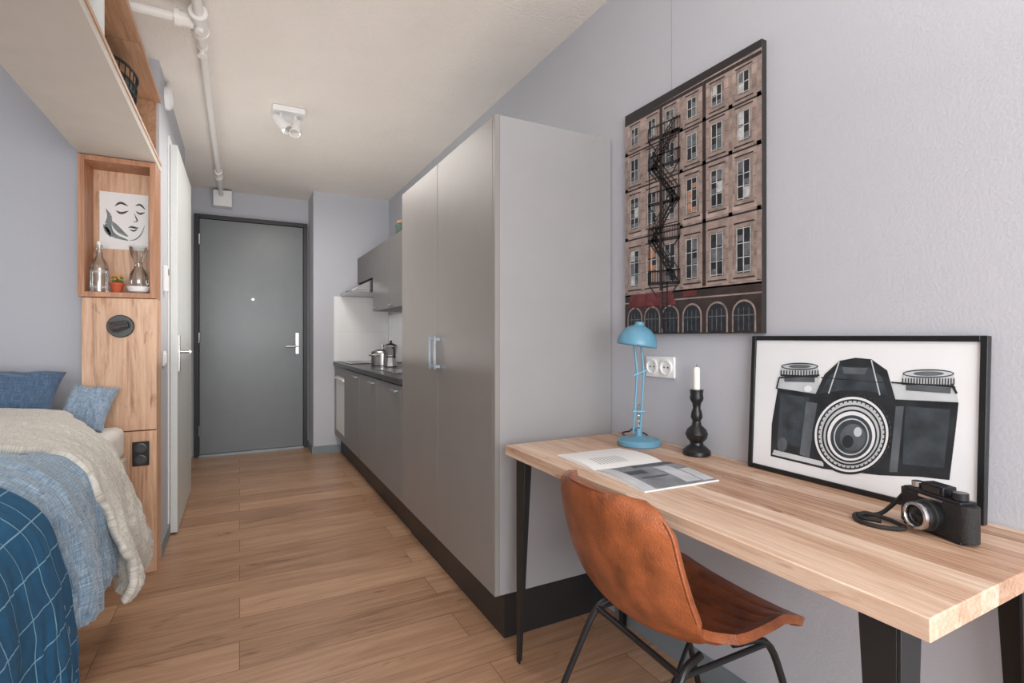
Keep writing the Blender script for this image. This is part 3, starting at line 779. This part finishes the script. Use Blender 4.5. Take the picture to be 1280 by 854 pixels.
for y in (2.84,5.02):
    MB().cyl((px_,y,pz_-.035),(px_,y,ZC-.001),.006).cyl((px_,y,pz_-.02),(px_,y,pz_-.045),.012).cyl((px_,y,pz_-.044),(px_,y,pz_-.048),.022).cyl((px_,y-.012,pz_),(px_,y+.012,pz_),.025).build('hanger',M_pipe,c)
MB().box(-.225,-.065,5.71,YB-.002,2.42,2.575).build('junction_box',M_plast,label='white junction box where the pipe meets the wall',category='junction box',bevel=.006)
c=thing('ceiling_spotlight',(.275,3.57,ZC),'white ceiling light with two swivelling spot heads','ceiling lamp')
MB().box(.18,.37,3.50,3.64,ZC-.035,ZC-.0005).build('plate',M_plast,c,bevel=.004)
for k,(x,ya,dx) in enumerate(((.23,3.55,-.01),(.315,3.58,.03))):
    p0=Vector((x,ya,ZC-.035)); p1=Vector((x+dx*.3,ya-.01,ZC-.095))
    MB().cyl(p0,p1,.009,n=10).build('swivel',M_plast,c)
    d=Vector((.55,-.25,-.6)).normalized() if k==0 else Vector((-.15,-.30,-.55)).normalized()
    a_=p1-d*.05; b_=p1+d*.065
    h=MB().cyl(a_,a_+d*.035,.018,.028).cyl(a_+d*.035,b_,.028,.034).build('spot_head',M_plast,c)
    MB().cyl(b_+d*.0002,b_+d*.002,.028).build('bulb',mat('spot_glass',(170,170,166),.2),h)

# wall fittings
T=Matrix.Translation((XL+.0005,3.49,2.505))@Matrix.Rotation(math.radians(90),4,'Y')
MB().lathe([(.062,0),(.062,.018),(.05,.032),(.03,.040),(.012,.042)],M=T).build('smoke_detector',M_plast,label='round white smoke detector high on the hallway wall',category='smoke detector')
c=thing('thermostat',(XL,3.42,1.48),'white wall thermostat with small display','thermostat')
MB().box(XL+.0001,XL+.022,3.38,3.46,1.41,1.55).build('housing',M_plast,c,bevel=.004)
MB().box(XL+.0221,XL+.0228,3.395,3.445,1.50,1.535).build('display',mat('display_grey',(120,126,122),.3),c)
c=thing('light_switch',(XL,3.40,1.04),'white rocker light switch on the hallway wall','light switch')
MB().box(XL+.0005,XL+.010,3.36,3.44,1.0,1.08).build('plate',M_plast,c,bevel=.003)
MB().box(XL+.0101,XL+.015,3.372,3.428,1.012,1.068).build('rocker',M_plast,c,bevel=.002)

# ---------------------------------------------------------------- tower with niche
TX0,TX1=-.655,-.362; TY=3.08
c=thing('tower_panel',(-.51,3.16,0),'tall oak panelled column beside the bed head','column')
MB().box(TX0,TX1,TY,YA-.002,.703,1.346).build('upper_panel',M_oakv,c,bevel=.002)
MB().box(TX0,TX1,TY+.001,YA-.002,0,.698).build('lower_panel',M_oakv,c,bevel=.002)
c=thing('niche_shelf',(-.51,3.15,1.35),'oak display box with open front mounted on the column','shelf')
bz0,bz1=1.348,2.012; by=3.06; t=.024; bx0,bx1=-.664,-.364
mb=MB().box(bx0,bx0+t,by,YA-.002,bz0,bz1).box(bx1-t,bx1,by,YA-.002,bz0,bz1).box(bx0+t,bx1-t,by,YA-.002,bz0,bz0+t).box(bx0+t,bx1-t,by,YA-.002,bz1-t,bz1)
mb.build('body',M_oakb,c,bevel=.001)
MB().box(bx0+t,bx1-t,YA-.012,YA-.002,bz0+t,bz1-t).build('back_panel',M_oakv,c)
nz0=bz0+t
cyv=YA-.0125
mb=MB().box(-.615,-.415,cyv-.003,cyv,1.60,1.885)
def cp(pts,mi,l): mb.poly([(x,cyv-.003-.0003*l,z) for x,z in pts],mi)
def stroke(pts,w,mi,l):
    P=crom([(x,0,z) for x,z in pts],14); n=len(P)
    for i in range(n-1):
        f0=math.sin(math.pi*(i+.15)/n)*w; f1=math.sin(math.pi*(i+1.15)/n)*w
        d=(P[i+1]-P[i]).normalized(); q=Vector((-d.z,0,d.x))
        cp([((P[i]+q*f0).x,(P[i]+q*f0).z),((P[i+1]+q*f1).x,(P[i+1]+q*f1).z),((P[i+1]-q*f1).x,(P[i+1]-q*f1).z),((P[i]-q*f0).x,(P[i]-q*f0).z)],mi,l)
stroke([(-.59,1.80),(-.575,1.76),(-.58,1.71),(-.56,1.67),(-.50,1.648)],.014,2,1)
stroke([(-.565,1.74),(-.555,1.72),(-.53,1.69),(-.50,1.668)],.012,2,1)
stroke([(-.60,1.72),(-.585,1.69),(-.57,1.66)],.010,2,1)
stroke([(-.555,1.815),(-.53,1.835),(-.50,1.822)],.006,1,2); stroke([(-.47,1.826),(-.45,1.835),(-.428,1.812)],.005,1,2)
stroke([(-.55,1.795),(-.528,1.783),(-.498,1.797)],.006,1,2); stroke([(-.468,1.80),(-.45,1.788),(-.430,1.798)],.005,1,2)
stroke([(-.475,1.79),(-.466,1.765),(-.462,1.75),(-.478,1.742)],.003,1,2)
stroke([(-.50,1.712),(-.485,1.718),(-.474,1.715),(-.456,1.715)],.006,1,2); stroke([(-.495,1.706),(-.477,1.698),(-.46,1.71)],.004,1,2)
stroke([(-.50,1.648),(-.47,1.655),(-.445,1.685),(-.43,1.73)],.003,2,2)
mb.build('portrait_print',[M_paper,Mk,mat('ink_green',(120,132,132),.6,var=.3,vscale=30)],smooth=False,recalc=False,label='small black and grey ink portrait print on white card',category='print')
bx_,by_=-.595,3.115
c=thing('glass_bottle',(bx_,by_,nz0),'clear glass bottle with stopper in the oak display box','bottle')
MB().lathe([(.030,nz0+.0005),(.036,nz0+.006),(.036,nz0+.12),(.030,nz0+.145),(.014,nz0+.17),(.012,nz0+.215),(.015,nz0+.217),(.015,nz0+.225),(.010,nz0+.226)],(bx_,by_,0)).build('body',M_glass,c)
MB().lathe([(.009,nz0+.2265),(.011,nz0+.235),(.008,nz0+.245)],(bx_,by_,0)).build('stopper',M_ceramic,c)
for zz in (.022,.028,.096,.102):
    MB().tube([(bx_+.0365*math.cos(a),by_+.0365*math.sin(a),nz0+zz) for a in [2*math.pi*i/32 for i in range(32)]],.0008,n=5,closed=True).build('embossed_ring',M_ceramic,c)
fx,fy=-.525,3.110
c=thing('potted_plant',(fx,fy,nz0),'tiny orange flowering plant in a terracotta pot','plant')
MB().lathe([(.018,nz0+.0005),(.026,nz0+.037),(.030,nz0+.038),(.030,nz0+.048),(.026,nz0+.048),(.024,nz0+.044)],(fx,fy,0)).build('pot',mat('terracotta',(196,88,56),.7),c)
mb=MB()
for k in range(20):
    a=random.uniform(0,6.28); r=random.uniform(.004,.028); z=nz0+random.uniform(.055,.085)
    mb.tube([(fx,fy,nz0+.045),(fx+r*.6*math.cos(a),fy+r*.6*math.sin(a),z-.01),(fx+r*math.cos(a),fy+r*math.sin(a),z)],.0012,n=5)
    mb.ball((fx+r*math.cos(a),fy+r*math.sin(a),z-.008),.008,n=8,sc=(1,1,.5))
    if k%2: MB().ball((fx+r*.9*math.cos(a),fy+r*.9*math.sin(a),z+.006),.007,n=8).build('flower',mat('flower_orange',(226,150,60),.6),c)
mb.build('foliage',mat('plant_green',(88,128,64),.6),c)
vx,vy=-.440,3.115
MB().lathe([(.024,nz0+.0005),(.042,nz0+.010),(.050,nz0+.030),(.049,nz0+.034),(.040,nz0+.014),(.004,nz0+.008)],(vx,vy,0),caps=True).build('bowl',M_ceramic,label='small white ceramic bowl in the oak display box',category='bowl')
c=thing('glass_carafe',(vx,vy,nz0+.01),'clear glass carafe with flared rim standing in the bowl','carafe')
MB().lathe([(.026,nz0+.016),(.038,nz0+.03),(.042,nz0+.06),(.034,nz0+.10),(.018,nz0+.13),(.016,nz0+.15),(.034,nz0+.19),(.042,nz0+.235)],(vx,vy,0),caps=False).build('body',M_glass,c)
c=thing('wall_reading_lamp',(-.506,TY,1.21),'black swivelling disc reading lamp on the oak column','lamp')
MB().cyl((-.505,TY-.0005,1.21),(-.505,TY-.018,1.21),.054,n=40).build('base',M_black,c,bevel=.003)
MB().cyl((-.505,TY-.0185,1.21),(-.50,TY-.05,1.215),.010).build('arm',M_black,c)
d=Vector((-.85,-.5,-.25)).normalized(); p=Vector((-.495,TY-.052,1.215))
MB().cyl(p-d*.02,p+d*.045,.020,.024).build('head',mat('lamp_head_black',(60,60,62),.3),c,bevel=.003)
c=thing('wall_outlet',(-.425,TY,.59),'black double outlet on the oak column','power socket')
MB().box(-.460,-.392,TY-.010,TY+.0005,.53,.648).build('plate',M_black,c,bevel=.003)
for z in (.56,.617):
    T=Matrix.Translation((-.426,TY-.0101,z))@Matrix.Rotation(math.radians(90),4,'X')
    MB().lathe([(.024,0),(.024,.004),(.020,.005),(.018,.001),(0,.001)],M=T,caps=False).build('outlet',mat('outlet_grey',(72,73,76),.3),c)

# ---------------------------------------------------------------- overhead shelf
c=thing('overhead_shelf',(-.51,1.5,2.016),'long overhead shelf unit with pale underside above the bed','shelf')
sx0,sx1=-.665,-.362; sY0,sY1=-.3,YA-.002
MB().box(sx0,sx1,sY0,sY1,2.016,2.036).build('bottom_board',M_shelf,c,bevel=.001)
MB().box(sx1-.018,sx1,sY0,sY1,2.0365,2.060).build('front_lip',M_shelf,c)
M_oaky=wood('oak_edge',[(150,106,76),(188,144,112),(206,166,134)],rot=(0,0,math.radians(90)),bw=3,rh=.5,rough=.45,grain=(2,30,30),gamt=.85)
MB().box(sx1+.0002,sx1+.004,sY0,sY1,2.046,2.061).build('edge_strip',M_oaky,c)
MB().box(sx0,sx1,sY0,sY1,2.375,2.40).build('top_board',M_oaky,c,bevel=.001)
MB().box(sx0,sx0+.015,sY0,sY1,2.0365,2.3745).build('back_board',mat('shelf_back',(150,146,142),.6),c)
for y in (.2,1.1,2.05,sY1-.02):
    MB().box(sx0+.016,sx1-.020,y,y+.02,2.0365,2.3745).build('divider',M_white if y<3 else M_oaky,c)
for yy in (.2,2.4): MB().box(-.53,-.51,yy,yy+.02,2.4005,ZC-.001).build('hanger',M_white,c)
bk=thing('storage_basket',(-.49,2.74,2.037),'dark woven wire basket on the overhead shelf','basket')
mb=MB(); bc=(-.49,2.74)
for k in range(28):
    a=2*math.pi*k/28
    mb.tube([(bc[0]+r*math.cos(a),bc[1]+1.9*r*math.sin(a),z) for r,z in ((.07,2.04),(.085,2.14),(.092,2.23),(.095,2.29))],.0025,n=5)
for z,r in ((2.045,.072),(2.08,.078),(2.12,.084),(2.16,.088),(2.20,.091),(2.24,.093),(2.285,.096)):
    mb.tube([(bc[0]+r*math.cos(a),bc[1]+1.9*r*math.sin(a),z) for a in [2*math.pi*i/36 for i in range(36)]],.0035 if z<2.28 else .006,n=6,closed=True)
mb.build('wire_body',M_blackm,bk)
mb=MB(); vs=[];nn=36
prof_=[(.066,2.0395),(.081,2.14),(.088,2.25)]
for r,z in prof_:
    for i in range(nn):
        a=2*math.pi*i/nn; vs.append((bc[0]+r*math.cos(a),bc[1]+1.9*r*math.sin(a),z))
fs=[(j*nn+i,j*nn+(i+1)%nn,(j+1)*nn+(i+1)%nn,(j+1)*nn+i) for j in range(2) for i in range(nn)]+[tuple(range(nn))]
mb.add(vs,fs); mb.build('liner',mat('basket_liner',(74,78,76),.8),bk)
b=thing('storage_box',(-.5,1.78,2.037),'dark fabric storage box with a lid on the overhead shelf','box')
MB().box(-.62,-.40,1.62,1.94,2.037,2.20).build('body',mat('box_fabric',(52,48,46),.9),b,bevel=.003)
MB().box(-.625,-.395,1.615,1.945,2.2005,2.235).build('lid',MATS['box_fabric'],b,bevel=.003)

# ---------------------------------------------------------------- bed
M_bed=mat('bed_base_cream',(222,214,200),.6); M_sheet=mat('white_sheet',(236,234,230),.85,bump=.3,bscale=80)
bd=thing('bed',(-1.0,2.05,0),'raised cream bed base with white mattress','bed')
BX0,BX1,BY0,BY1=-1.45,-.478,1.05,3.055
MB().box(BX0,BX1,BY0,BY1,.44,.58).build('side_rail',M_bed,bd,bevel=.004)
MB().box(BX0,BX1-.015,BY0,2.20,.0005,.4395).build('drawer_base',M_white,bd,bevel=.003)
MB().box(BX0,-.70,2.21,BY1,.0005,.4395).build('rear_base',M_white,bd,bevel=.003)
MB().box(BX0+.01,BX1-.005,BY0+.01,BY1-.005,.5805,.735).build('mattress',M_sheet,bd,bevel=.035,bseg=5)

def linen(name,c1,c2,c3,scale=260):
    m=bpy.data.materials.new(name); m.use_nodes=True
    nt=m.node_tree;N=nt.nodes;Lk=nt.links;b=N['Principled BSDF']; b.inputs['Roughness'].default_value=.95
    b.inputs['Sheen Weight'].default_value=.3
    tc=N.new('ShaderNodeTexCoord')
    hs=[]
    for st in ((1,14,14),(14,1,1)):
        mp=N.new('ShaderNodeMapping'); mp.inputs['Scale'].default_value=st
        Lk.new(tc.outputs['UV'],mp.inputs['Vector'])
        nz=N.new('ShaderNodeTexNoise'); nz.inputs['Scale'].default_value=scale/10; nz.inputs['Detail'].default_value=4
        Lk.new(mp.outputs[0],nz.inputs['Vector']); hs.append(nz)
    ad=N.new('ShaderNodeMath'); ad.operation='ADD'; Lk.new(hs[0].outputs[0],ad.inputs[0]); Lk.new(hs[1].outputs[0],ad.inputs[1])
    hf=N.new('ShaderNodeMath'); hf.operation='MULTIPLY'; hf.inputs[1].default_value=.5; Lk.new(ad.outputs[0],hf.inputs[0])
    r=N.new('ShaderNodeValToRGB'); e=r.color_ramp.elements
    e[0].position=.38; e[0].color=lin(c1); e[1].position=.62; e[1].color=lin(c3); x=e.new(.5); x.color=lin(c2)
    Lk.new(hf.outputs[0],r.inputs[0]); Lk.new(r.outputs[0],b.inputs['Base Color'])
    bp=N.new('ShaderNodeBump'); bp.inputs['Strength'].default_value=.5; bp.inputs['Distance'].default_value=.003
    Lk.new(hf.outputs[0],bp.inputs['Height']); Lk.new(bp.outputs[0],b.inputs['Normal'])
    MATS[name]=m; return m
M_linen=linen('blue_linen',(92,120,146),(128,154,176),(172,190,204))
M_cream=linen('cream_knit',(166,161,150),(204,200,190),(230,226,217),400)
M_throw=gridmat('blue_check_throw',(28,86,124),(130,176,200),.085,.085,.0016,rough=.95,coords='UV',bump=.5,c2=(34,92,130),bs=600)

def cloth(name,ctrl,m,label,cat,seed,y0f,y1f,amp=.018,thick=.014,ny=130,nu=130,hem=.03,wr=1.0):
    pr_=crom([(x,0,z) for x,z in ctrl],nu)
    Ls=[0]
    for i in range(1,nu+1): Ls.append(Ls[-1]+(pr_[i]-pr_[i-1]).length)
    LT=Ls[-1]
    vs=[];uv=[]
    def ridge(x): return 1-abs(x)*2.2
    for j in range(ny+1):
        v=j/ny
        for i in range(nu+1):
            l=Ls[i]/LT
            ya=y0f(l); yb=y1f(l)
            y=ya+(yb-ya)*v
            p=pr_[i]; d=(pr_[min(i+1,nu)]-pr_[max(i-1,0)]).normalized()
            nn=Vector((-d.z,0,d.x))
            if d.z>=0 and nn.z<0: nn=-nn
            drop=max(0,(.80-p.z)/.5)
            a=amp*(.45+1.3*drop)
            f=noise.noise(Vector((y*5.5+seed,l*1.6+y*.7,seed)))*1.5 + .5*ridge(noise.noise(Vector((y*11+seed,l*5+y*3,seed*2))))*wr + .30*ridge(noise.noise(Vector((y*24,l*14-y*6,seed))))*wr+ .14*noise.noise(Vector((y*60,l*40,seed)))
            q=p+nn*(a*f)
            q.z += (hem*noise.noise(Vector((y*4+seed*3,0,0))) + .3*hem*noise.noise(Vector((y*15,seed,0)))) * (max(0,l-.55)/.45)**1.5
            yy=y+.022*noise.noise(Vector((l*6,seed,y*3)))+ .014*noise.noise(Vector((l*20,seed,1)))
            vs.append(Vector((q.x,yy,q.z))); uv.append((y+.02*noise.noise(Vector((l*3,y*3,seed))),Ls[i]))
    fs=[]
    for j in range(ny):
        for i in range(nu):
            a=j*(nu+1)+i; fs.append((a,a+1,a+nu+2,a+nu+1))
    mb=MB(); mb.add(vs,fs)
    return mb.build(name,m,label=label,category=cat,uvs=uv,solid=thick,ang=80,recalc=True,soff=0)
cloth('duvet',[(-1.42,.765),(-1.2,.812),(-.95,.828),(-.72,.825),(-.57,.795),(-.475,.725),(-.435,.62),(-.415,.50),(-.405,.41),(-.41,.35)],M_linen,'rumpled light blue linen duvet draped over the bed side','duvet',3.1,lambda l:1.62,interp([(0,2.0),(.5,2.10),(.66,2.28),(1,2.30)]),amp=.022,thick=.018,hem=.04)
cloth('blanket',[(-1.42,.785),(-1.2,.84),(-.95,.858),(-.74,.850),(-.57,.822),(-.462,.745),(-.412,.63),(-.38,.50),(-.355,.39),(-.348,.31),(-.372,.26)],M_cream,'off-white knitted blanket folded over the bed edge','blanket',7.7,interp([(0,1.80),(.48,1.90),(.64,2.12),(1,2.16)]),interp([(0,2.80),(.5,2.74),(.64,2.50),(.8,2.54),(1,2.72)]),amp=.022,thick=.024,hem=.06)
cloth('throw',[(-1.42,.79),(-1.2,.84),(-.95,.85),(-.72,.842),(-.565,.812),(-.455,.73),(-.41,.61),(-.392,.46),(-.385,.30),(-.380,.15),(-.382,.03)],M_throw,'dark blue throw with a pale grid pattern','throw',12.3,lambda l:1.06,lambda l:1.66+.07*l,amp=.012,thick=.012,hem=.02,wr=.8)

def pillow(name,w,h,t,loc,rot,m,label,seed):
    mb=MB(); n=48; vs=[];uv=[];fs=[]
    for side in (1,-1):
        for j in range(n+1):
            for i in range(n+1):
                a=-1+2*i/n; b=-1+2*j/n
                k=((1-abs(a)**3.0)*(1-abs(b)**3.0))
                z=side*t/2*max(0,k)**.55
                x=w/2*a*(1-.10*(1-b*b)*abs(a)); y=h/2*b*(1-.10*(1-a*a)*abs(b))
                z+= side*(.014*(1-2.2*abs(noise.noise(Vector((a*3+seed,b*3+a,side))))))*(max(0,k)**.3)+.012*noise.noise(Vector((a*2,b*2+seed,3)))
                vs.append((x,y,z)); uv.append((x,y))
    N1=(n+1)**2
    for s in range(2):
        for j in range(n):
            for i in range(n):
                q=s*N1+j*(n+1)+i; f=(q,q+1,q+n+2,q+n+1)
                fs.append(f if s==0 else f[::-1])
    def e(i,j): return j*(n+1)+i
    for i in range(n):
        for (a,b) in ((e(i,0),e(i+1,0)),(e(n,i),e(n,i+1)),(e(i+1,n),e(i,n)),(e(0,i+1),e(0,i))):
            fs.append((b,a,a+N1,b+N1))
    R=Matrix.Translation(loc)@rot
    mb.add(vs,fs,M=R)
    return mb.build(name,m,label=label,category='cushion',uvs=uv,ang=80)
M_p1=linen('denim_blue',(58,84,114),(78,104,134),(104,128,154))
M_p2=linen('pale_blue_linen',(108,132,158),(140,162,184),(176,192,206))
def R3(x,y,z): return Matrix.Rotation(math.radians(z),4,'Z')@Matrix.Rotation(math.radians(y),4,'Y')@Matrix.Rotation(math.radians(x),4,'X')
pillow('cushion',.46,.29,.13,(-.93,2.94,.895),R3(60,5,4),M_p1,'dark denim blue cushion leaning on the bed',1.2)
pillow('cushion',.18,.24,.09,(-.607,2.955,.838),R3(48,8,-4),M_p2,'pale blue linen cushion beside the dark one',5.2)

# ---------------------------------------------------------------- light
wd=bpy.data.worlds.new('world'); S.world=wd; wd.use_nodes=True
nt=wd.node_tree; bg=nt.nodes['Background']
sky=nt.nodes.new('ShaderNodeTexSky'); sky.sky_type='HOSEK_WILKIE'; sky.turbidity=3; sky.sun_direction=(0.3,-.5,.8)
nt.links.new(sky.outputs[0],bg.inputs[0]); bg.inputs[1].default_value=1.0
def area(name,loc,rot,sx,sy,e,col):
    l=bpy.data.lights.new(name,'AREA'); l.shape='RECTANGLE'; l.size=sx; l.size_y=sy; l.energy=e; l.color=col
    o=bpy.data.objects.new(name,l); o.location=loc; o.rotation_euler=[math.radians(a) for a in rot]; S.collection.objects.link(o); return o
area('window_daylight',(-.1,YR+.02,1.4),(90,0,0),2.3,1.9,128,(.97,.985,1.0))
area('room_ceiling_fill',(.1,-.6,1.75),(180,0,0),1.2,1.2,28,(1,.98,.965))  # added fill aimed upward behind the camera to brighten the ceiling, no real source
area('hall_ceiling_fill',(.25,3.4,1.0),(180,0,0),.7,2.6,13,(1,.965,.93))  # unseen upward fill added in the hallway to even out its ceiling
area('hall_soft_fill',(.35,3.7,2.45),(0,0,0),.5,1.6,20,(1,.95,.89))  # added broad warm fill near the ceiling spotlight, lifts the hallway brightness
